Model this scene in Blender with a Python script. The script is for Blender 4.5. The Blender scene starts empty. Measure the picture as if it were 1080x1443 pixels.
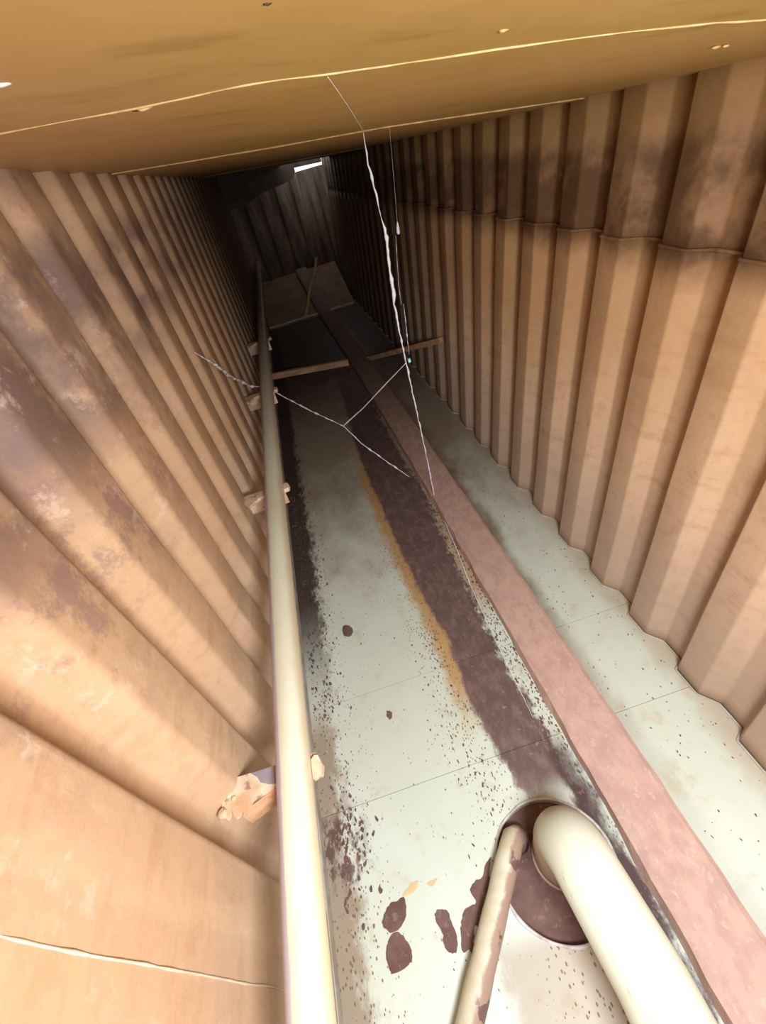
import bpy, bmesh, math, random
from mathutils import Vector, Matrix, noise
random.seed(7)
S = 1.83                       # metres per model unit (camera stands one unit above the floor)
C = bpy.context.scene.collection

# ---------------------------------------------------------------- camera
FPX = 625.84; CX, CY = 540.0, 721.5
RX = Vector((0.94898509, -0.31242307, 0.04265121))     # world x (across) in lens axes (right, down, forward)
LY = Vector((-0.22894576, -0.58969001, 0.77449953))    # world y (along the duct)
DZ = Vector((0.21682053, 0.74475332, 0.63113497))      # world -z
def P(x, y, z): return Vector((x*S, y*S, (z+1)*S))
def ray(px, py):
    v = Vector((px-CX, py-CY, FPX)); return Vector((v.dot(RX), v.dot(LY), -v.dot(DZ)))
def on_floor(px, py, z=-1.0): r = ray(px, py); return r*(z/r.z)
def at(px, py, Y): r = ray(px, py); return r*(Y/r.y)
cam_d = bpy.data.cameras.new('camera'); cam = bpy.data.objects.new('camera', cam_d); C.objects.link(cam)
cam_d.sensor_width = 36; cam_d.lens = FPX*36/1443; cam_d.clip_start = .01; cam_d.clip_end = 200
right = Vector((RX.x, LY.x, -DZ.x)); up = -Vector((RX.y, LY.y, -DZ.y)); fwd = Vector((RX.z, LY.z, -DZ.z))
m = Matrix((right, up, -fwd)).transposed().to_4x4(); m.translation = P(0, 0, 0); cam.matrix_world = m
bpy.context.scene.camera = cam

# ---------------------------------------------------------------- light and exposure
W = bpy.data.worlds.new('world'); bpy.context.scene.world = W; W.use_nodes = True
W.node_tree.nodes['Background'].inputs[0].default_value = (.93, .96, 1, 1)
W.node_tree.nodes['Background'].inputs[1].default_value = 1.5
def area(name, loc, target, sx, sy, power, col):
    d = bpy.data.lights.new(name, 'AREA'); d.shape = 'RECTANGLE'; d.size = sx; d.size_y = sy; d.energy = power; d.color = col
    o = bpy.data.objects.new(name, d); C.objects.link(o); o.location = loc
    o.rotation_euler = (Vector(target)-Vector(loc)).to_track_quat('-Z', 'Z').to_euler(); return o
area('near_fill_light', P(.14, -.24, -.08), P(.18, .55, -1), .5, .34, 50, (.92, .97, 1))  # unseen area light added behind the camera to brighten the near end
vs = bpy.context.scene.view_settings
vs.view_transform = 'Standard'; vs.look = 'None'; vs.gamma = 1; vs.use_curve_mapping = False; vs.exposure = 0.0

# ---------------------------------------------------------------- node maths helper
class G:
    def __init__(s, name, rough=.7, metal=0.0, spec=.3):
        s.m = bpy.data.materials.new(name); s.m.use_nodes = True; s.t = s.m.node_tree
        s.b = s.t.nodes['Principled BSDF']; s.b.inputs['Roughness'].default_value = rough
        s.b.inputs['Metallic'].default_value = metal; s.b.inputs['Specular IOR Level'].default_value = spec
        g = s.t.nodes.new('ShaderNodeNewGeometry')
        a = s.t.nodes.new('ShaderNodeVectorMath'); a.operation = 'MULTIPLY_ADD'
        s.t.links.new(g.outputs['Position'], a.inputs[0]); a.inputs[1].default_value = (1/S,)*3; a.inputs[2].default_value = (0, 0, -1)
        s.p = a.outputs[0]
        x = s.t.nodes.new('ShaderNodeSeparateXYZ'); s.t.links.new(s.p, x.inputs[0]); s.x, s.y, s.z = x.outputs
        s.normal = g.outputs['Normal']
    def put(s, inp, v):
        if isinstance(v, (int, float)): inp.default_value = v
        elif isinstance(v, tuple): inp.default_value = v if len(v) == 4 or inp.type == 'VECTOR' else (*v, 1)
        else: s.t.links.new(v, inp)
    def f(s, op, a, b=0.0, c=0.0, clamp=False):
        n = s.t.nodes.new('ShaderNodeMath'); n.operation = op; n.use_clamp = clamp
        s.put(n.inputs[0], a); s.put(n.inputs[1], b); s.put(n.inputs[2], c); return n.outputs[0]
    def add(s, a, b): return s.f('ADD', a, b)
    def sub(s, a, b): return s.f('SUBTRACT', a, b)
    def mul(s, a, b): return s.f('MULTIPLY', a, b)
    def step(s, v, lo, hi, o0=0., o1=1.):      # smooth 0..1 as v goes lo..hi
        n = s.t.nodes.new('ShaderNodeMapRange'); n.interpolation_type = 'SMOOTHSTEP'
        s.put(n.inputs[0], v); s.put(n.inputs[1], lo); s.put(n.inputs[2], hi); s.put(n.inputs[3], o0); s.put(n.inputs[4], o1); return n.outputs[0]
    def scl(s, v): n = s.t.nodes.new('ShaderNodeVectorMath'); n.operation = 'MULTIPLY'; s.t.links.new(s.p, n.inputs[0]); n.inputs[1].default_value = v; return n.outputs[0]
    def noise(s, scale, detail=5, stretch=None, rough=.6, off=None):
        n = s.t.nodes.new('ShaderNodeTexNoise'); n.inputs['Scale'].default_value = scale; n.inputs['Detail'].default_value = detail
        n.inputs['Roughness'].default_value = rough
        s.t.links.new(s.scl(stretch) if stretch else s.p, n.inputs['Vector']); return n.outputs[0]
    def vor(s, scale, stretch=None):
        n = s.t.nodes.new('ShaderNodeTexVoronoi'); n.inputs['Scale'].default_value = scale; n.inputs['Randomness'].default_value = 1
        s.t.links.new(s.scl(stretch) if stretch else s.p, n.inputs['Vector']); return n.outputs['Distance'], n.outputs['Color']
    def mix(s, fac, a, b):
        n = s.t.nodes.new('ShaderNodeMix'); n.data_type = 'RGBA'; s.put(n.inputs['Factor'], fac); s.put(n.inputs['A'], a); s.put(n.inputs['B'], b); return n.outputs['Result']
    def curve(s, v, pts, lo, hi):              # piecewise curve y(v); pts list of (v, value in -.5..0.5)
        n = s.t.nodes.new('ShaderNodeFloatCurve'); cu = n.mapping.curves[0]
        q = [((a-lo)/(hi-lo), b+.5) for a, b in pts]
        cu.points[0].location = q[0]; cu.points[1].location = q[-1]
        for w in q[1:-1]: cu.points.new(*w)
        n.mapping.update(); s.put(n.inputs['Value'], s.f('DIVIDE', s.sub(v, lo), hi-lo, clamp=True)); return s.sub(n.outputs[0], .5)
    def done(s, col, bump=None, bs=.3, bd=.004):
        s.put(s.b.inputs['Base Color'], col)
        if bump is not None:
            n = s.t.nodes.new('ShaderNodeBump'); n.inputs['Strength'].default_value = bs; n.inputs['Distance'].default_value = bd
            s.put(n.inputs['Height'], bump); s.t.links.new(n.outputs[0], s.b.inputs['Normal'])
        return s.m

# ---------------------------------------------------------------- materials
def mat_wall(name, side):
    g = G(name, .62, 0, .3)
    big = g.noise(2.2, 5); fine = g.noise(26, 6, rough=.7); streak = g.noise(5, 5, (3, 3, .35))
    col = g.mix(g.step(big, .35, .68), (.60, .395, .25), (.53, .33, .20))
    col = g.mix(g.mul(g.step(streak, .5, .7), .35), col, (.68, .48, .32))
    col = g.mix(g.mul(g.step(fine, .5, .68), .4), col, (.40, .21, .10))
    br = g.noise(14, 6, (1, .5, 2.2), .7); col = g.mix(g.mul(g.step(br, .50, .68), .40), col, (.36, .19, .10))
    col = g.mix(g.mul(g.step(g.noise(18, 6, (1, 2, .6), .7), .56, .72), .35), col, (.72, .53, .38))
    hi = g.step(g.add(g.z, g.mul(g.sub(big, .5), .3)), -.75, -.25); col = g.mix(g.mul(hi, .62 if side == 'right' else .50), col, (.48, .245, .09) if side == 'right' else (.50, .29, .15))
    wob = g.mul(g.sub(g.noise(7, 5), .5), .10)
    zz = g.add(g.z, wob)
    if side == 'right':
        band = g.mul(g.step(zz, -.30, -.225), g.step(zz, -.06, -.12))
        band = g.mul(band, g.step(g.noise(12, 6), .3, .55, .55, 1.))
        col = g.mix(g.mul(band, .90), col, (.095, .042, .018))
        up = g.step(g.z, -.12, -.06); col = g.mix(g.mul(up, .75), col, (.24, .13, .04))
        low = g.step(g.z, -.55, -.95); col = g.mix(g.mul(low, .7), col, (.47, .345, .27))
    else:
        band = g.mul(g.step(zz, -.27, -.13), g.step(zz, .02, -.04))
        band = g.mul(band, g.step(g.noise(9, 6), .38, .58, .25, 1.))
        band = g.mul(band, g.step(g.y, 2.2, 1.0, .45, 1.))
        col = g.mix(g.mul(band, .8), col, (.13, .075, .07))
        pat = g.mul(g.step(g.noise(13, 8, (1, 1, .9), .75), .47, .60), g.mul(g.mul(g.step(zz, -.46, -.26), g.step(g.y, 1.1, .5)), g.step(g.y, .10, .30)))
        col = g.mix(g.mul(pat, .62), col, (.23, .13, .12))
        wht = g.mul(g.step(g.noise(19, 7, (1, 1, 1.1), .75), .54, .66), g.mul(g.step(zz, -.46, -.3), g.step(g.y, 1.1, .5))); col = g.mix(g.mul(wht, .45), col, (.70, .52, .44))
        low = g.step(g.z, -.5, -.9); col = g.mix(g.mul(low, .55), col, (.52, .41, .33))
    far_shade = g.step(g.add(g.y, g.mul(g.sub(big, .5), .8)), 1.3, 3.1); col = g.mix(g.mul(far_shade, .86), col, (.050, .026, .012))  # shade towards the far end painted in as dark brown
    return g.done(col, g.add(g.mul(g.noise(9, 4), 1.), g.mul(g.add(fine, br), .5)), .45, .006)

def mat_ceiling():
    g = G('ochre_ceiling_paint', .5, 0, .35)
    col = g.mix(g.step(g.noise(3, 5), .38, .66), (.58, .36, .12), (.49, .30, .08))
    col = g.mix(g.mul(g.step(g.noise(9, 6, (1, 2.2, 1)), .55, .72), .45), col, (.28, .14, .04))
    col = g.mix(g.mul(g.step(g.x, .05, -.12), .5), col, (.50, .27, .12))
    return g.done(col, g.noise(40, 5), .25, .002)

BANDL = [(-.2, .13), (.1, .125), (.28, .119), (.364, .107), (.464, .093), (.592, .099), (.785, .086), (1.037, .07), (1.278, .066), (1.655, .058), (2.255, .085), (3.2, .12), (3.4, .12)]
BANDR = [(-.2, .25), (0, .243), (.1, .247), (.22, .235), (.3, .225), (.4, .225), (.55, .215), (.75, .215), (.95, .215), (1.2, .235), (1.7, .22), (2.3, .23), (3.4, .22)]
def mat_floor():
    g = G('mint_floor_paint', .5, 0, .35)
    n1 = g.noise(11, 7, (1, .6, 1), .65); n2 = g.noise(45, 6, (1, .5, 1), .7); n3 = g.noise(2.5, 4)
    mint = g.mix(g.step(n3, .35, .65), (.68, .75, .68), (.63, .69, .59))
    mint = g.mix(g.mul(g.step(g.noise(20, 6), .56, .72), .35), mint, (.50, .36, .20))
    mint = g.mix(g.mul(g.step(n1, .58, .70), .30), mint, (.62, .44, .22))
    # dirt, plus dimming towards the far end painted into the colour
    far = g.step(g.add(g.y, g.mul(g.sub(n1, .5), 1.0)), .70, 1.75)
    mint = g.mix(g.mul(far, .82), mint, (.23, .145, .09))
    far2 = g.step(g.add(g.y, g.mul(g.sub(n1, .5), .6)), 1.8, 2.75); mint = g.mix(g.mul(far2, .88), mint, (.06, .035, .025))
    # tan dirt towards the right wall; contact shadow painted brown along the kerb
    xr = g.sub(g.x, g.mul(g.sub(n1, .5), .10))
    mint = g.mix(g.mul(g.step(xr, .49, .56), .65), mint, (.46, .30, .18))
    drift = g.mul(g.mul(g.y, g.y), -.0055)
    ke = g.sub(xr, g.add(drift, .36)); k = g.mul(g.step(ke, .055, .0), g.step(ke, -.06, -.02)); k = g.mul(k, g.step(g.y, .1, .9, .25, 1.))
    mint = g.mix(g.mul(k, .8), mint, (.20, .12, .06))
    # brown stains and orange fringe
    wob = g.add(g.mul(g.sub(n1, .5), .045), g.mul(g.sub(n2, .5), .045))
    xl = g.add(g.x, wob)
    L = g.curve(g.y, BANDL, -.2, 3.4); R = g.curve(g.y, BANDR, -.2, 3.4)
    dl = g.sub(xl, L); dr = g.sub(R, g.add(xl, g.mul(g.sub(n2, .5), .05)))
    inside = g.mul(g.step(dl, -.004, .010), g.step(dr, -.010, .012))
    fr = g.mul(g.step(dl, -.048, -.014), g.step(dl, .02, .0)); fr = g.mul(fr, g.mul(g.step(g.y, .38, .55), g.step(g.y, 1.9, 1.3)))
    col = g.mix(g.mul(fr, .85), mint, (.50, .27, .08))
    fr2 = g.mul(g.mul(g.step(dr, -.07, -.03), g.step(dr, .02, -.01)), g.mul(g.step(g.y, .65, .8), g.step(g.y, 1.4, 1.0)))
    col = g.mix(g.mul(fr2, .75), col, (.50, .30, .12))
    pur = g.mix(g.step(n2, .42, .66), (.115, .065, .062), (.20, .12, .11))
    pur = g.mix(g.mul(g.step(g.noise(60, 4), .62, .7), .6), pur, (.42, .27, .18))
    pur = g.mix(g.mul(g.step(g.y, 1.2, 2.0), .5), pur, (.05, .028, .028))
    # lower down the stain thins into the strip beside the kerb
    lowb = g.mul(g.step(g.y, .30, .24), g.step(xl, .218, .200)); lowg = g.sub(1., lowb)
    col = g.mix(g.mul(g.mul(inside, lowg), .95), col, pur)
    dk = g.mul(g.mul(g.step(xl, .195, .215), g.step(xl, .262, .235)), g.step(g.y, .40, .30)); col = g.mix(g.mul(dk, .85), col, (.07, .04, .04))
    # tan scuffed plate in front of the hole
    sc = g.mul(g.mul(g.step(xl, -.03, .0), g.step(g.y, .12, .07)), g.step(xl, .20, .19)); col = g.mix(g.mul(sc, .6), col, (.40, .27, .19))
    # black soot along the handrail side
    xs = g.add(g.x, g.mul(g.sub(n1, .5), .05)); be = g.sub(xs, g.mul(g.step(n2, .3, .7), .03))
    b1 = g.mul(g.step(be, -.205, -.235), g.step(g.y, .50, .95)); col = g.mix(g.mul(b1, .95), col, (.045, .026, .022))
    b2 = g.mul(g.step(be, -.222, -.258), g.step(g.y, .62, .5)); col = g.mix(g.mul(b2, .75), col, (.28, .17, .10))
    b3 = g.mul(g.mul(g.step(be, -.19, -.25), g.step(n2, .45, .55)), g.mul(g.step(g.y, .22, .27), g.step(g.y, .38, .33))); col = g.mix(g.mul(b3, .9), col, (.12, .07, .06))
    # paint specks
    d, c = g.vor(150, (1, .6, 1)); d2, c2 = g.vor(80, (1, .7, 1))
    near = g.step(g.f('MINIMUM', g.f('ABSOLUTE', g.add(dl, .02)), g.f('ABSOLUTE', g.add(dr, .03))), .13, .0)
    nb = g.step(g.x, -.10, -.23); near = g.f('MAXIMUM', near, nb)
    dens = g.step(near, 0, 1, .02, .34)
    sp = g.step(g.sub(g.mul(dens, g.noise(5, 2)), d), -.06, -.02)
    col = g.mix(g.mul(sp, .85), col, (.17, .11, .09))
    sp2 = g.mul(g.step(d2, .15, .09), g.step(g.noise(8, 3), .52, .6)); col = g.mix(g.mul(sp2, .5), col, (.16, .10, .08))
    return g.done(col, g.add(n1, g.mul(inside, -.5)), .25, .003)

def mat_plain(name, c1, c2, sc=14, rough=.65, metal=0, stretch=None, third=None, spec=.3, far_dim=None):
    g = G(name, rough, metal, spec); n = g.noise(sc, 6, stretch, .65)
    col = g.mix(g.step(n, .38, .64), c1, c2)
    if third: col = g.mix(g.mul(g.step(g.noise(sc*2.7, 6, stretch), .57, .66), .8), col, third)
    if far_dim: col = g.mix(g.mul(g.step(g.add(g.y, g.mul(g.sub(n, .5), .5)), far_dim[0], far_dim[1]), .75), col, (.10, .055, .035))  # light falling off along the duct, painted into the colour
    return g.done(col, g.noise(sc*3, 5), .3, .002)
def mat_rail():
    g = G('cream_rail_paint', .4, 0, .4)
    col = g.mix(g.step(g.noise(9, 5, (1, .4, 1)), .4, .65), (.68, .67, .53), (.64, .60, .44))
    e = g.add(g.x, g.mul(g.sub(g.noise(18, 6, (1, .8, 1)), .5), .007))
    col = g.mix(g.step(e, -.2045, -.2065), col, (.50, .45, .53))
    col = g.mix(g.mul(g.step(e, -.180, -.172), .5), col, (.55, .38, .20))
    far = g.step(g.y, .9, 2.6); col = g.mix(g.mul(far, .8), col, (.30, .20, .13))  # rail painted darker where the light fades with distance
    return g.done(col, g.noise(60, 4), .15, .001)
def mat_bigpipe():
    g = G('cream_pipe_paint', .42, 0, .4)
    n = g.noise(10, 6, (1, .5, 1)); col = g.mix(g.step(n, .4, .65), (.70, .72, .60), (.68, .63, .44))
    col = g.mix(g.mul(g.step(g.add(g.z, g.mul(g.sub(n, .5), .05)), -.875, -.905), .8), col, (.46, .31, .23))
    d, c = g.vor(110, (1, .4, 1)); col = g.mix(g.mul(g.mul(g.step(d, .22, .12), g.step(g.noise(14, 3), .5, .6)), .45), col, (.40, .33, .25))
    return g.done(col, g.noise(50, 5), .25, .0015)
def mat_smallpipe():
    g = G('flaked_pipe_paint', .5, 0, .35)
    n = g.noise(14, 6, rough=.65)
    # across-axis coordinate of the lying pipe
    a = g.add(g.mul(g.sub(g.x, .078), .76), g.mul(g.sub(g.y, .225), -.65))
    col = g.mix(g.step(n, .4, .65), (.68, .66, .52), (.62, .52, .36))
    e = g.add(a, g.mul(g.sub(n, .5), .03))
    col = g.mix(g.step(e, .004, .011), col, (.40, .27, .20))
    col = g.mix(g.mul(g.step(g.noise(22, 5), .56, .60), g.step(a, .0, .01)), col, (.18, .10, .085))
    return g.done(col, n, .3, .002)

M = dict(
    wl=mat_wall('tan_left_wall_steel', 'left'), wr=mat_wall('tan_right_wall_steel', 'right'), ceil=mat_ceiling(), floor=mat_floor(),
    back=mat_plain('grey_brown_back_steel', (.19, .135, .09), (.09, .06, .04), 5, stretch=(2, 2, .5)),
    dark=mat_plain('dark_grimy_steel', (.05, .032, .025), (.09, .055, .04), 8),
    weld=mat_plain('bright_weld_bead', (.66, .45, .20), (.50, .32, .12), 60),
    kerb=mat_plain('pink_rust_primer', (.58, .39, .32), (.50, .32, .28), 40, .75, stretch=(1, .6, 1), third=(.62, .45, .38), far_dim=(1.1, 2.6)),
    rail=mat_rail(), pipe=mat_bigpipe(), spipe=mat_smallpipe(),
    primer=mat_plain('grey_violet_primer', (.32, .27, .31), (.27, .22, .26), 30),
    brk=mat_plain('flaking_bracket_paint', (.72, .60, .44), (.60, .36, .20), 22, third=(.24, .16, .14)),
    rust=mat_plain('brown_rust', (.19, .11, .095), (.14, .075, .065), 24, .85, third=(.26, .17, .15)),
    base=mat_plain('grey_white_strip_paint', (.50, .49, .43), (.40, .34, .27), 18),
    lath=mat_plain('raw_brown_batten', (.66, .38, .22), (.46, .24, .13), 16, .8, stretch=(.4, 3, 3)),
    ramp=mat_plain('grey_brown_ramp', (.25, .14, .075), (.18, .10, .055), 8),
    lip=mat_plain('pale_lip', (.66, .66, .66), (.5, .42, .38), 40),
    paintweld=mat_plain('tan_painted_weld', (.62, .50, .38), (.55, .41, .30), 30),
    stain=mat_plain('orange_rust_run', (.70, .50, .26), (.72, .60, .42), 30),
)
g = G('cobweb_silk', .8, 0, .1); g.b.inputs['Subsurface Weight'].default_value = 0
M['web'] = g.done((.86, .86, .95))
g = G('blue_droplet', .1, 0, .8); M['drop'] = g.done((.45, .85, .88))

# ---------------------------------------------------------------- mesh helpers
def link(name, bm, mat, parent=None, smooth=False):
    me = bpy.data.meshes.new(name); bmesh.ops.recalc_face_normals(bm, faces=bm.faces[:]); bm.to_mesh(me); bm.free()
    me.materials.append(mat)
    if smooth: me.polygons.foreach_set('use_smooth', [True]*len(me.polygons))
    o = bpy.data.objects.new(name, me); C.objects.link(o)
    if parent: o.parent = parent; o.matrix_parent_inverse = parent.matrix_world.inverted()
    return o
def thing(name, loc, label, cat, group=None):
    o = bpy.data.objects.new(name, None); C.objects.link(o); o.empty_display_size = .05
    o.matrix_world = Matrix.Translation(loc); o['label'] = label; o['category'] = cat
    if group: o['group'] = group
    return o
def tag(o, label, cat, group=None):
    o['label'] = label; o['category'] = cat
    if group: o['group'] = group
    return o
def struct(o, label=None):
    o['kind'] = 'structure'
    if label: o['label'] = label
    return o
def prism(bm, poly, lo, hi, f):                # poly 2D list; f(a,b,h)->Vector
    A = [bm.verts.new(f(a, b, lo)) for a, b in poly]; B = [bm.verts.new(f(a, b, hi)) for a, b in poly]
    bm.faces.new(A[::-1]); bm.faces.new(B)
    for i in range(len(A)): j = (i+1) % len(A); bm.faces.new((A[i], A[j], B[j], B[i]))
def box(bm, x0, x1, y0, y1, z0, z1): prism(bm, [(x0, y0), (x1, y0), (x1, y1), (x0, y1)], z0, z1, lambda a, b, h: P(a, b, h))
def tube(bm, pts, rad, n=10, cap=True):        # pts in model units
    pts = [Vector(p) for p in pts]; rad = rad if isinstance(rad, (list, tuple)) else [rad]*len(pts); rings = []; nrm = None
    for i, p in enumerate(pts):
        t = (pts[min(i+1, len(pts)-1)]-pts[max(i-1, 0)]).normalized()
        if nrm is None:
            nrm = t.orthogonal().normalized()
        nrm = (nrm-t*nrm.dot(t)).normalized(); b = t.cross(nrm)
        rings.append([bm.verts.new(P(*(p+(nrm*math.cos(k*2*math.pi/n)+b*math.sin(k*2*math.pi/n))*rad[i]))) for k in range(n)])
    for a, b in zip(rings, rings[1:]):
        for k in range(n): bm.faces.new((a[k], a[(k+1) % n], b[(k+1) % n], b[k]))
    if cap: bm.faces.new(rings[0][::-1]); bm.faces.new(rings[-1])
def sweep(bm, path, sec, jag=0):               # path of (x,y,z); section of (dx,dz) along y-directed path
    rings = []
    for k, (x, y, z) in enumerate(path):
        rings.append([bm.verts.new(P(x+dx+(jag*(noise.noise(Vector((y*14, dx*9, i*3)))+.5*noise.noise(Vector((y*45, dx*9, i*3)))) if jag else 0), y, z+dz)) for i, (dx, dz) in enumerate(sec)])
    n = len(sec)
    for a, b in zip(rings, rings[1:]):
        for k in range(n): bm.faces.new((a[k], a[(k+1) % n], b[(k+1) % n], b[k]))
    bm.faces.new(rings[0][::-1]); bm.faces.new(rings[-1])

# ---------------------------------------------------------------- floor
Y0, Y1 = -.95, 4.72
def xr_wall(y, z): return .562+.095*(z+1)-.010*y
HC, HR = (.125, .165), .1
def annulus_plate(bm, x0, x1, y0, y1, zt, zb, n=64):
    def edge(a):
        dx, dy = math.cos(a), math.sin(a); c = []
        if dx > 1e-9: c.append((x1-HC[0])/dx)
        if dx < -1e-9: c.append((x0-HC[0])/dx)
        if dy > 1e-9: c.append((y1-HC[1])/dy)
        if dy < -1e-9: c.append((y0-HC[1])/dy)
        t = min(c); return HC[0]+dx*t, HC[1]+dy*t
    an = sorted([i*2*math.pi/n for i in range(n)]+[math.atan2(y-HC[1], x-HC[0]) % (2*math.pi) for x in (x0, x1) for y in (y0, y1)])
    I, O, I2, O2 = [], [], [], []
    for a in an:
        ix, iy = HC[0]+HR*math.cos(a), HC[1]+HR*math.sin(a); ox, oy = edge(a)
        I.append(bm.verts.new(P(ix, iy, zt))); O.append(bm.verts.new(P(ox, oy, zt))); I2.append(bm.verts.new(P(ix, iy, zb))); O2.append(bm.verts.new(P(ox, oy, zb)))
    k = len(an)
    for i in range(k):
        j = (i+1) % k
        bm.faces.new((I[i], O[i], O[j], I[j])); bm.faces.new((I2[i], I2[j], O2[j], O2[i])); bm.faces.new((I[i], I[j], I2[j], I2[i])); bm.faces.new((O[i], O2[i], O2[j], O[j]))
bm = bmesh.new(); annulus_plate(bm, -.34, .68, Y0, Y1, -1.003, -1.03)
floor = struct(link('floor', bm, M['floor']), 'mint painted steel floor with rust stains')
seams = [Y0, -.42, -.10, .358, .584, .93, 1.25, 1.75, 2.3, 3.0, 3.95, Y1]
for a, b in zip(seams, seams[1:]):
    bm = bmesh.new(); q = .0005
    if a == -.10: annulus_plate(bm, -.335, .675, a+q, b-q, -1., -1.003)
    else: box(bm, -.335, .675, a+q, b-q, -1.003, -1.)
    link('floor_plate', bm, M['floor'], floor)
bm = bmesh.new(); prism(bm, [(HC[0]+(HR+.003)*math.cos(t*math.pi/24), HC[1]+(HR+.003)*math.sin(t*math.pi/24)) for t in range(48)], -1.034, -1.018, lambda a, b, h: P(a, b, h))
o = link('hole_cover', bm, M['rust'], floor); o['label'] = 'brown rusty disc sunk in the floor opening'
bm = bmesh.new(); pts = []; rad = []
for i in range(97):
    a = i*2*math.pi/96; w = noise.noise(Vector((math.cos(a)*3, math.sin(a)*3, 2)))
    pts.append((HC[0]+(HR+.001+.002*w)*math.cos(a), HC[1]+(HR+.001+.002*w)*math.sin(a), -1.0)); rad.append(.0026+.0016*w)
tube(bm, pts, rad, 8, False); o = link('hole_rim', bm, M['lip'], floor, True); o['label'] = 'pale raised rim around the floor opening'

# ---------------------------------------------------------------- corrugated walls
def corr_profile(y0, y1, first, pitch, seg):    # seg: list of (dy, depth) inside one period, depth 0 = recessed, 1 = proud
    out = []; k = math.floor((y0-first)/pitch)-1; y = first+k*pitch
    while y < y1+pitch:
        for dy, d in seg: out.append((y+dy, d))
        y += pitch
    return [p for p in out if y0 <= p[0] <= y1]
def soft(seg_pts, rad=.009):                              # round the trapezoid's corners
    res = []
    n = len(seg_pts)
    for i in range(n):
        a = seg_pts[i-1] if i else None; b = seg_pts[i]; c = seg_pts[i+1] if i < n-1 else None
        if a is None or c is None: res.append(b); continue
        def lerp(p, q, t): return (p[0]+(q[0]-p[0])*t, p[1]+(q[1]-p[1])*t)
        la = math.hypot(a[0]-b[0], (a[1]-b[1])*.025); lc = math.hypot(c[0]-b[0], (c[1]-b[1])*.025); r = rad
        p, q = lerp(b, a, min(.45, r/la)), lerp(b, c, min(.45, r/lc))
        for t in (0, .25, .5, .75, 1): res.append(lerp(lerp(p, b, t), lerp(b, q, t), t))
    return res
def corr_sheet(name, mat, prof, xf, zs, thick, parent, shear=0, topf=None):
    bm = bmesh.new(); nz = len(zs); F = []
    for (y, d) in prof:
        row = []
        for iz, z in enumerate(zs):
            zz = z
            if topf is not None and iz == nz-1: zz = topf(y)
            dent = .0025*noise.noise(Vector((y*4, zz*5, thick*50)))
            row.append(bm.verts.new(P(xf(y, zz, d)+dent, y+shear*(zz+1), zz)))
        F.append(row)
    for a, b in zip(F, F[1:]):
        for k in range(nz-1): bm.faces.new((a[k], b[k], b[k+1], a[k+1]))
    ex = bmesh.ops.extrude_face_region(bm, geom=bm.faces[:])
    vs_ = [v for v in ex['geom'] if isinstance(v, bmesh.types.BMVert)]
    bmesh.ops.translate(bm, verts=vs_, vec=(thick*S, 0, 0))
    o = link(name, bm, mat, parent, True); return o
def rng(a, b, n): return [a+(b-a)*i/n for i in range(n+1)]
# right wall: proud flats .022 towards the duct
segR = [(0, 1), (-.030, 1)]
perR = [(-.052, 0), (-.122, 0), (-.137, 1), (-.156+.0, 1)]
def right_period(): # from far edge of one proud flat going nearer
    return [(-.156+.014, 0), (-.156+.066, 0), (-.156+.098, 1), (0, 1)]
profR = soft(corr_profile(Y0, Y1, .399, .156, right_period()), .004)
def ceil_z(x, y):
    zl = .074-.009*max(y, 0); zr = -.031
    return zl+(zr-zl)*(x+.28)/(.645+.28)
wall_right = None
def xR(off): return lambda y, z, d: xr_wall(y, z)+.004-.024*d+off
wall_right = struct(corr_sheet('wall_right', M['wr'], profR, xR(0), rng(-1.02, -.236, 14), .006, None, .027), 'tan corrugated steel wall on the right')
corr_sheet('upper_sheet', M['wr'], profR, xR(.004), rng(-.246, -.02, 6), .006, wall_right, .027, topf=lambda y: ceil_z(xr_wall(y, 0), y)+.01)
# weld ledge between the two sheets, following the folds
bm = bmesh.new(); pts = [(xr_wall(y, -.238)+.004-.024*d, y+.027*.762, -.237+.004*noise.noise(Vector((y*9, 1, 1)))) for y, d in profR]
tube(bm, pts, [.0028+.0016*noise.noise(Vector((p[1]*23, 0, 0))) for p in pts], 6); link('weld_seam', bm, M['wr'], wall_right, True)
# foot weld where the folds meet the floor
bm = bmesh.new(); pts = [(xr_wall(y, -1)+.002-.024*d, y, -.999) for y, d in profR]
tube(bm, pts, .0024, 6); o = link('foot_weld', bm, M['base'], wall_right, True)

# left wall: proud flats wide
profL = soft(corr_profile(Y0, Y1, .214, .154, [(-.154+.014, 0), (-.154+.052, 0), (-.154+.074, 1), (0, 1)]))
profL = [(y, 1) for y in rng(Y0, .13, 12)]+[p for p in profL if p[0] > .136]      # a plain sheet before the first fold
def xL(y, z, d): return -.309+.034*d
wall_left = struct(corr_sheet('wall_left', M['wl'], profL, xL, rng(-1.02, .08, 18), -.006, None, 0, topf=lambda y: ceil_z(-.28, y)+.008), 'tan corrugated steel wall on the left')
bm = bmesh.new(); wz = rng(-.98, .05, 60)
tube(bm, [(-.2756+.0004*noise.noise(Vector((z*30, 3, 0))), .104+.002*noise.noise(Vector((z*12, 0, 0))), z) for z in wz], [.0011+.0009*noise.noise(Vector((z*70, 0, 5))) for z in wz], 6)
link('weld_seam', bm, M['paintweld'], wall_left, True)
bm = bmesh.new(); sec = [(-.012, -.03), (.010, -.03), (.010, .012), (.006, .016), (-.012, .016)]
sweep(bm, [(-.283, y, -.985+.0) for y in rng(Y0, Y1-.02, 40)], [(a, b*.8+.0) for a, b in sec])
struct(link('baseboard_left', bm, M['base']), 'grey white strip along the foot of the left wall')

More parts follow.
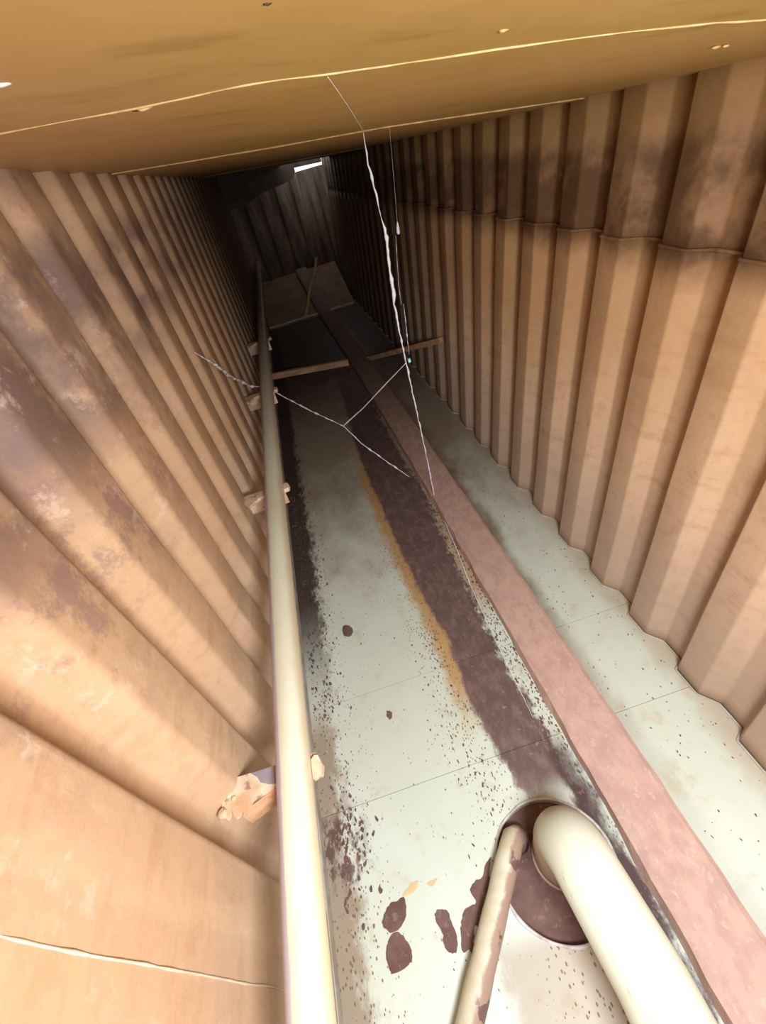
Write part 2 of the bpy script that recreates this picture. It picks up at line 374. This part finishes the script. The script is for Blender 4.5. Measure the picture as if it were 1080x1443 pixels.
# ---------------------------------------------------------------- ceiling plates with weld beads
def on_ceiling(px, py):
    r = ray(px, py).normalized()
    t = .02; g0 = ceil_z(0, 0)
    while t < 8:
        q = r*t
        if q.z >= ceil_z(q.x, q.y): return q
        t *= 1.01
    return r*1.0
def seam_fn(pxs):
    q = sorted((on_ceiling(*p).x, on_ceiling(*p).y) for p in pxs)
    def f(x):
        if x <= q[0][0]: return q[0][1]+(x-q[0][0])*-.25
        if x >= q[-1][0]: return q[-1][1]
        for (a, b), (c, d) in zip(q, q[1:]):
            if a <= x <= c: return b+(d-b)*(x-a)/(c-a)
    return f
c1y = seam_fn([(0, 187), (200, 150), (350, 118), (540, 93), (700, 68), (850, 48), (1000, 32), (1075, 27)])
c2y = seam_fn([(215, 236), (300, 222), (400, 205), (540, 180), (640, 165)])
edges = [lambda x: Y0, c1y, c2y, lambda x: c2y(x)+.95, lambda x: c2y(x)+2.0, lambda x: 4.66]
ceiling = None
for i, (e0, e1) in enumerate(zip(edges, edges[1:])):
    bm = bmesh.new(); nx, ny = 14, 10; T = []; off = .0012*(i % 2)
    last = i == len(edges)-2
    for a in range(nx+1):
        x = -.31+(.70+.31)*a/nx
        hi = e1(x)
        if last and x > .25: hi = 4.30              # the plate stops short here and lets daylight in
        T.append([bm.verts.new(P(x, e0(x)+(hi-e0(x))*b/ny, ceil_z(x, e0(x)+(hi-e0(x))*b/ny)+off)) for b in range(ny+1)])
    for a in range(nx):
        for b in range(ny): bm.faces.new((T[a][b], T[a+1][b], T[a+1][b+1], T[a][b+1]))
    ex = bmesh.ops.extrude_face_region(bm, geom=bm.faces[:]); bmesh.ops.translate(bm, verts=[v for v in ex['geom'] if isinstance(v, bmesh.types.BMVert)], vec=(0, 0, .01*S))
    if ceiling is None: ceiling = struct(link('ceiling', bm, M['ceil']), 'ochre painted steel ceiling plates')
    else: link('ceiling_plate', bm, M['ceil'], ceiling)
for e, r in ((c1y, .0008), (c2y, .0013)):
    bm = bmesh.new(); pts = []; rad = []
    for a in range(121):
        x = -.29+.92*a/120; w = noise.noise(Vector((x*40, r*900, 0))); pts.append((x, e(x)+.001*w, ceil_z(x, e(x))+.0001)); rad.append(r*(1+.7*w))
    tube(bm, pts, rad, 6); link('weld_seam', bm, M['weld'], ceiling, True)
# little slag lumps on the ceiling near the first seam
def lump(bm, c, r, sq=(1, 1, 1), seed=0):
    s = bmesh.ops.create_icosphere(bm, subdivisions=2, radius=1)
    for v in s['verts']:
        n = 1+.45*noise.noise(v.co*1.6+Vector((seed, 0, 0))); v.co = P(c[0]+v.co.x*r*sq[0]*n, c[1]+v.co.y*r*sq[1]*n, c[2]+v.co.z*r*sq[2]*n)
for px, py, r, mt, lab in ((203, 151, .0032, 'weld', None), (192, 154, .0018, 'dark', 'dark pit beside the slag lump'), (1010, 66, .0024, 'ceil', None), (1024, 64, .0018, 'weld', None), (377, 3, .0009, 'dark', None), (3, 117, .0022, 'lip', 'small pale lump at the left end of the ceiling'), (710, 42, .0017, 'ceil', None)):
    q = on_ceiling(px, py)
    if q.z > -.05 and 0 < q.y < 3:
        bm = bmesh.new(); lump(bm, (q.x, q.y, ceil_z(q.x, q.y)), r, (1.6, 1, .5), px); o = link('slag_lump', bm, M[mt], ceiling, True)
        if lab: o['label'] = lab

# ---------------------------------------------------------------- far end wall, header, ramp
bm = bmesh.new(); prof = soft(corr_profile(-.31, .68, -.20, .14, [(0, 0), (.045, 0), (.065, 1), (.122, 1)]))
rows = []
def back_top(x): return -.068 if x > .30 else .06
for x, d in prof: rows.append([bm.verts.new(P(x, 4.70-.028*d, z)) for z in (-1.02, -.5, back_top(x))])
for a, b in zip(rows, rows[1:]):
    for k in range(2): bm.faces.new((a[k], b[k], b[k+1], a[k+1]))
ex = bmesh.ops.extrude_face_region(bm, geom=bm.faces[:]); bmesh.ops.translate(bm, verts=[v for v in ex['geom'] if isinstance(v, bmesh.types.BMVert)], vec=(0, .008*S, 0))
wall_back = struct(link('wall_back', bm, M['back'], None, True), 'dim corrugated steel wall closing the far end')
bm = bmesh.new(); rows = []
for x, d in soft(corr_profile(-.31, .70, -.20, .14, [(0, 0), (.045, 0), (.065, 1), (.122, 1)])): rows.append([bm.verts.new(P(x, -.97+.028*d, z)) for z in (-1.02, .08)])
for a, b in zip(rows, rows[1:]): bm.faces.new((a[0], b[0], b[1], a[1]))
ex = bmesh.ops.extrude_face_region(bm, geom=bm.faces[:]); bmesh.ops.translate(bm, verts=[v for v in ex['geom'] if isinstance(v, bmesh.types.BMVert)], vec=(0, -.008*S, 0))
struct(link('front_sky_block', bm, M['wl'], None, True), 'unseen corrugated wall added behind the viewer to shut out sky light')  # unseen end, put in to keep sky light out and bounce the fill
bm = bmesh.new(); prism(bm, [(-.30, .05), (-.30, -.185), (-.1, -.175), (.02, -.135), (.2, -.118), (.30, -.100), (.335, -.06), (.335, .02)], 4.52, 4.535, lambda a, b, h: P(a, h, b))
struct(link('trim_1', bm, M['dark']), 'dark steel header plate above the far end wall')
bm = bmesh.new(); prism(bm, [(.335, .02), (.335, -.038), (.57, -.05), (.57, .0)], 4.60, 4.615, lambda a, b, h: P(a, h, b))
struct(link('trim_2', bm, M['dark']), 'dark lip over the bright daylight gap')

bm = bmesh.new()
prism(bm, [(3.95, -1.0), (3.95, -.975), (4.62, -.765), (4.66, -.765), (4.66, -1.0)], -.262, .475, lambda a, b, h: P(h, a, b))
ramp = thing('sloped_plate', P(.1, 4.1, -1), 'dim brown sloped plate at the far end of the floor', 'plate')
link('plate', bm, M['ramp'], ramp)
bm = bmesh.new(); tube(bm, [(-.262+.737*t/30, 3.948, -.980+.003*noise.noise(Vector((t*.9, 0, 0)))) for t in range(31)], .0065, 6); link('front_lip', bm, M['base'], ramp, True)

# ---------------------------------------------------------------- pink rusty kerb
kp = []
for y in rng(Y0, 3.9, 170): kp.append((.302-.0058*max(y, 0)**2-.0, y, -1.0))
kp += [(.213, 3.925, -.985), (.21, 3.95, -.968), (.19, 4.15, -.908), (.165, 4.4, -.829), (.15, 4.6, -.766)]
bm = bmesh.new(); sweep(bm, kp, [(-.052, 0.0), (-.048, .024), (-.030, .032), (.045, .034), (.053, .030), (.053, 0.0)], .0035)
kerb = thing('kerb_bar', P(.3, 1, -1), 'pinkish rusty flat bar running the length of the floor', 'bar')
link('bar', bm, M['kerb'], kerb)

# ---------------------------------------------------------------- handrail and brackets
hr = thing('handrail', P(-.195, 1, -.6), 'long cream painted handrail in front of the left wall', 'handrail')
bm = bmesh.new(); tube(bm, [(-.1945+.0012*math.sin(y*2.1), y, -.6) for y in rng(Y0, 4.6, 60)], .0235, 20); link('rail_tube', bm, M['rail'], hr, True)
bm = bmesh.new(); sweep(bm, [(-.196, y, -.622) for y in rng(Y0, 4.6, 30)], [(-.0222, 0), (-.0222, .020), (.012, .020), (.012, 0)], .0015)
o = link('flat_bar', bm, M['primer'], hr); o['label'] = 'bare grey violet flat bar under the tube'
def bracket(y, label, kind):
    t = thing('handrail_bracket', P(-.25, y, -.62), label, 'bracket', 'brackets carrying the handrail')
    bm = bmesh.new()
    if kind == 'near':
        poly = [(-.294, y-.016), (-.288, y-.024), (-.283, y-.015), (-.277, y-.026), (-.268, y-.020), (-.262, y-.027), (-.255, y-.013), (-.215, y-.004), (-.165, y-.004), (-.165, y+.020), (-.215, y+.021), (-.297, y+.024), (-.301, y+.010), (-.297, y)]
    else:
        poly = [(-.288, y+.02), (-.280, y-.010), (-.262, y-.034), (-.246, y-.012), (-.225, y-.004), (-.172, y-.008), (-.172, y+.014), (-.225, y+.02)]
    prism(bm, poly, -.616, -.608, lambda a, b, h: P(a, b, h))
    link('top_plate', bm, M['brk'], t)
    bm = bmesh.new(); box(bm, -.288, -.175, y+.016, y+.022, -.665, -.616); link('web_plate', bm, M['primer'] if kind == 'near' else M['brk'], t)
    bm = bmesh.new()
    for k in range(4): lump(bm, (-.294+.007*((k*2) % 3), y-.016+.011*k+.003*(k % 2), -.608), (.0055, .0028, .0042, .0032)[k], (1.2, 1.3, .5), k*3+y)
    link('weld_lump', bm, M['brk'], t, True)
    bm = bmesh.new(); prism(bm, [(-.170, y-.014), (-.158, y-.012), (-.1555, y), (-.160, y+.012), (-.165, y+.014), (-.170, y+.010)], -.613, -.602, lambda a, b, h: P(a, b, h)); link('end_tab', bm, M['brk'], t)
    if kind == 'near':
        bm = bmesh.new(); prism(bm, [(-.218, y-.003), (-.232, y), (-.243, y+.006), (-.247, y+.014), (-.256, y+.0215), (-.218, y+.0205)], -.6079, -.6068, lambda a, b, h: P(a, b, h))
        link('primer_patch', bm, M['primer'], t)
        bm = bmesh.new(); prism(bm, [(-.222, y-.012), (-.268, y-.026), (-.268, y-.020), (-.222, y-.005)], -.640, -.612, lambda a, b, h: P(a, b, h)); link('flange', bm, M['lath'], t)
bracket(.278, 'nearest handrail bracket with torn cream end and grey violet patch', 'near')
bracket(.96, 'second nearest handrail bracket, with a bright cream triangular plate', 'tri')
bracket(1.615, 'third bracket from the near end, just behind the thread-covered rail', 'tri')
bracket(2.27, 'farthest handrail bracket, small and dim near the dark floor', 'tri')

# ---------------------------------------------------------------- pipes at the floor opening
bp = thing('bent_pipe', P(.145, .18, -1.018), 'thick cream pipe rising from the round opening and bending forward', 'pipe')
R = .047; pts = []
zt, ye, br = -.868, .178, .058
for z in rng(-1.017, zt-br, 4): pts.append((.143, ye, z))
for k in range(1, 9):
    a = k*math.pi/16; pts.append((.143+.006*k/8, ye-br*(1-math.cos(a)), zt-br+br*math.sin(a)))
for y in rng(ye-br-.02, Y0+.1, 20): pts.append((.149+(.012 if y < 0 else .012*(ye-br-y)/(ye-br)), y, zt))
bm = bmesh.new(); tube(bm, pts, R, 32); link('pipe_run', bm, M['pipe'], bp, True)
bm = bmesh.new(); tube(bm, [(.143+(R+.0008)*math.cos(a*math.pi/18), ye+(R+.0008)*math.sin(a*math.pi/18), -1.0165) for a in range(37)], .0028, 6, False)
link('foot_weld', bm, M['kerb'], bp, True)
sp = thing('flaked_pipe', P(.07, .22, -1), 'thinner cream pipe with flaked rusty side beside the thick pipe', 'pipe')
pts = [(.080, .214, -1.016), (.0795, .220, -.995), (.073, .217, -.984), (.062, .205, -.981)]
for t in rng(0, 1, 20): pts.append((.052-.38*t, .194-.45*t, -.9805+.002*math.sin(t*9)))
bm = bmesh.new(); tube(bm, pts, [.0185, .0190, .0195, .0195]+[.0195+.0006*math.sin(i*2.3) for i in range(21)], 20); link('pipe_run', bm, M['spipe'], sp, True)

# ---------------------------------------------------------------- rust patches and flakes on the floor (peeled paint, each its own piece)
def patch(pxs, mt, h=.0012, name='rust_patch', k=(360, 1200, 3.176)):
    pts = []
    for a, b in pxs: q = on_floor(k[0]+a/k[2], k[1]+b/k[2]); pts.append((q.x, q.y))
    # subdivide and roughen the outline
    out = []
    for i in range(len(pts)):
        p, q = Vector(pts[i]), Vector(pts[(i+1) % len(pts)])
        r_, s_ = Vector(pts[i-1]), Vector(pts[(i+2) % len(pts)])
        for t in (0, .2, .4, .6, .8):
            w = .5*((2*p)+(q-r_)*t+(2*r_-5*p+4*q-s_)*t*t+(3*p-r_-3*q+s_)*t**3)
            out.append((w.x+.0022*noise.noise(Vector((w.x*260, w.y*260, 0))), w.y+.0022*noise.noise(Vector((w.x*260, w.y*260, 5)))))
    bm = bmesh.new(); prism(bm, out, -1.0, -1.0+h, lambda a, b, c: P(a, b, c)); return link(name, bm, M[mt], floor)
patch([(665, 205), (677, 275), (660, 325), (620, 362), (582, 345), (570, 310), (598, 240), (640, 222)], 'rust')
patch([(635, 362), (668, 385), (700, 445), (693, 500), (620, 550), (600, 520), (585, 450), (603, 385)], 'rust')
patch([(820, 262), (862, 268), (877, 310), (900, 370), (905, 440), (880, 458), (850, 430), (838, 365), (815, 325), (806, 285)], 'rust')
patch([(1030, 60), (1055, 30), (1048, 110), (1078, 120), (1062, 200), (1040, 245), (1008, 290), (1028, 335), (1012, 358), (986, 330), (978, 400), (976, 465), (958, 440), (930, 455), (922, 400), (920, 330), (938, 262), (990, 230), (962, 180), (985, 130), (1015, 120)], 'rust')
patch([(660, 200), (690, 155), (730, 130), (722, 165), (700, 190)], 'stain', .0008, 'rust_run')
patch([(770, 145), (812, 120), (800, 150), (780, 158)], 'stain', .0008, 'rust_run')
patch([(485, 882), (494, 883), (498, 890), (493, 897), (486, 896), (483, 889)], 'rust', .0015, 'rust_patch', (0, 0, 1))
patch([(546, 1002), (551, 1003), (553, 1010), (549, 1014), (545, 1008)], 'rust', .0012, 'rust_patch', (0, 0, 1))
# loose paint flakes: far too many to count
bm = bmesh.new()
def flake(x, y, r):
    n = random.randint(4, 6); a0 = random.random()*6; st = random.uniform(.5, 1)
    sk = random.uniform(-.8, .8); poly = [(x+r*st*.8*math.cos(a0+i*2*math.pi/n)*random.uniform(.5, 1.2)+sk*r*.6*math.sin(a0+i*2*math.pi/n), y+r*1.25*math.sin(a0+i*2*math.pi/n)*random.uniform(.5, 1.2)) for i in range(n)]
    prism(bm, poly, -1.0, -1.0+random.uniform(.0008, .002), lambda a, b, h: P(a, b, h))
for _ in range(520):
    y = random.uniform(.55, 1.5); x = -.262+abs(random.gauss(0, .045))
    if x < -.05: flake(x, y, random.choice([.0013, .002, .003, .0045]))
for _ in range(170):
    y = random.gauss(.29, .05); x = -.25+abs(random.gauss(0, .035)); flake(x, y, random.choice([.001, .002, .003, .005]))
for _ in range(420):
    y = random.uniform(.25, 1.2); x = min(.2445, .232+random.gauss(0, .016)); flake(x, y, random.choice([.001, .0018, .003, .0038]))
for _ in range(260):
    y = random.uniform(.2, .75); x = .085-abs(random.gauss(0, .04)); flake(x, y, random.choice([.0008, .0014, .002, .003]))
for _ in range(260): flake(random.uniform(-.24, .1), random.uniform(-.05, 1.3), random.choice([.0006, .001, .0016]))
for _ in range(200): flake(random.uniform(.38, .53), random.uniform(0, 1.4), random.choice([.0007, .0012, .002]))
o = link('paint_flakes', bm, M['rust']); o['kind'] = 'stuff'; tag(o, 'dark loose paint flakes scattered over the pale floor', 'debris')

# ---------------------------------------------------------------- battens
def batten(p, q, w, h, label):
    p, q = Vector(p), Vector(q); d = (q-p); n = 26; bm = bmesh.new(); rings = []
    side = d.cross(Vector((0, 0, 1))).normalized(); upv = side.cross(d).normalized()
    for i in range(n+1):
        c = p+d*i/n; j = .0035*noise.noise(Vector((i*.55, w*400, 0)))
        rings.append([bm.verts.new(P(*(c+side*(sx*w+j)+upv*(sz*h+j*.8)))) for sx, sz in ((-1, 0), (-1, 1), (1, 1), (1, 0))])
    for a, b in zip(rings, rings[1:]):
        for k in range(4): bm.faces.new((a[k], a[(k+1) % 4], b[(k+1) % 4], b[k]))
    bm.faces.new(rings[0][::-1]); bm.faces.new(rings[-1])
    return tag(link('wooden_batten', bm, M['lath']), label, 'batten')
batten(at(374, 536, 2.72), on_floor(492, 514, -.985), .012, .034, 'rough brown batten lying across the floor left of the pink bar')
batten(on_floor(521, 508, -.985), at(623, 483, 1.86), .010, .024, 'rough brown batten rising from the pink bar to the right wall')
bm = bmesh.new(); a = at(433, 458, 3.9); a.z = -.97; b = at(447, 363, 4.1); tube(bm, [a.lerp(b, t/8)+Vector((.006*math.sin(t*1.3), 0, 0)) for t in range(9)], .011, 7)
tag(link('thin_stick', bm, M['lath'], None, True), 'thin stick leaning over the sloped plate in the dark far end', 'stick')

# ---------------------------------------------------------------- cobwebs
def strand(bm, pxs, rads, beads=0.):
    P3 = [at(x, y, Y) if Y else on_floor(x, y) for x, y, Y in pxs]; pts = []; rr = []
    for i in range(len(P3)-1):
        L_ = (P3[i+1]-P3[i]).length; n = max(3, int(L_/.008))
        for k in range(n):
            t = k/n; p = P3[i].lerp(P3[i+1], t); r = rads[i]*(1-t)+rads[i+1]*t
            j = noise.noise(Vector((p.x*60, p.y*60, p.z*60)))
            if beads: r *= .55+beads*max(0, noise.noise(Vector((p.x*90, p.z*90, 7))))*2.5
            pts.append(p+Vector((j, 0, j*.5))*min(.0025, r*1.0)); rr.append(r*(1+.5*j))
    pts.append(P3[-1]); rr.append(rads[-1]*.6); tube(bm, pts, rr, 6)
grp = 'dusty cobweb threads'
def web(label, items, name='cobweb_thread'):
    bm = bmesh.new()
    for it in items: strand(bm, *it)
    o = tag(link(name, bm, M['web'], None, True), label, 'cobweb', grp); return o
q0 = on_ceiling(512, 182)
web('thick white cobweb thread hanging from the ceiling to the pink bar',
    [([(512, 184, q0.y), (519, 232, .95), (529, 268, .98), (537, 305, 1.0), (543, 322, 1.0), (548, 365, 1.02), (553, 398, 1.03), (556, 428, 1.04), (562, 460, 1.06), (570, 500, 1.09), (580, 545, 1.12), (592, 600, 1.15), (603, 650, 1.18), (613, 703, 1.20)],
      [.0009, .0024, .0036, .0008, .0050, .0040, .0068, .0044, .0030, .0026, .0028, .0030, .0028, .0036], .35)])
web('fine pale thread running down over the stain from the thick thread',
    [([(613, 703, 1.20), (640, 765, .96), (662, 822, .80), (700, 905, .58), (752, 1012, .386)], [.0022, .0012, .0016, .0007, .0004])])
web('fine diagonal thread between the thick thread and the bare floor',
    [([(572, 512, 1.09), (540, 545, 1.2), (512, 575, 1.32), (484, 600, 1.42)], [.0011, .0014, .0016, .0024])])
web('beaded sagging thread crossing from the handrail over the stain',
    [([(381, 549, 1.66), (402, 560, 1.62), (440, 580, 1.52), (484, 600, 1.42), (510, 625, 1.38), (545, 650, 1.34), (577, 672, 1.31)], [.0016, .0030, .0022, .0018, .0028, .0024, .0022], .8)])
web('short broken threads just right of the thick hanging thread',
    [([(549, 180, on_ceiling(549, 180).y), (556, 260, 1.1), (560, 312, 1.2)], [.0001, .0002, .0004]), ([(560, 312, 1.2), (561, 322, 1.2), (562, 330, 1.2)], [.001, .004, .0045]), ([(558, 332, 1.2), (562, 400, 1.22), (566, 430, 1.24)], [.0005, .0007, .0005], .8),
     ([(569, 428, 1.24), (573, 465, 1.26), (577, 500, 1.28)], [.0007, .0014, .0007], .8)])
web('silky web threads stretched between the left wall and the handrail',
    [([(275, 497, 1.04), (300, 512, 1.15), (330, 533, 1.38), (352, 544, 1.6), (366, 545, 1.66)], [.001, .0026, .0026, .0048, .002], 1.0),
     ([(300, 506, 1.18), (318, 528, 1.3), (345, 538, 1.55)], [.0006, .002, .0016], 1.0)])
web('faint thread trailing across the ceiling above the thick thread', [([(462, 108, on_ceiling(462, 110).y*.97), (488, 145, on_ceiling(488, 145).y*.95), (512, 184, q0.y)], [.00015, .0002, .0004])])
bm = bmesh.new(); q = at(577, 508, 1.1); lump(bm, q, .0048, (1, 1, 1.3), 3)
tag(link('water_drop', bm, M['drop'], None, True), 'tiny pale blue drop hanging by the thick cobweb thread', 'droplet')
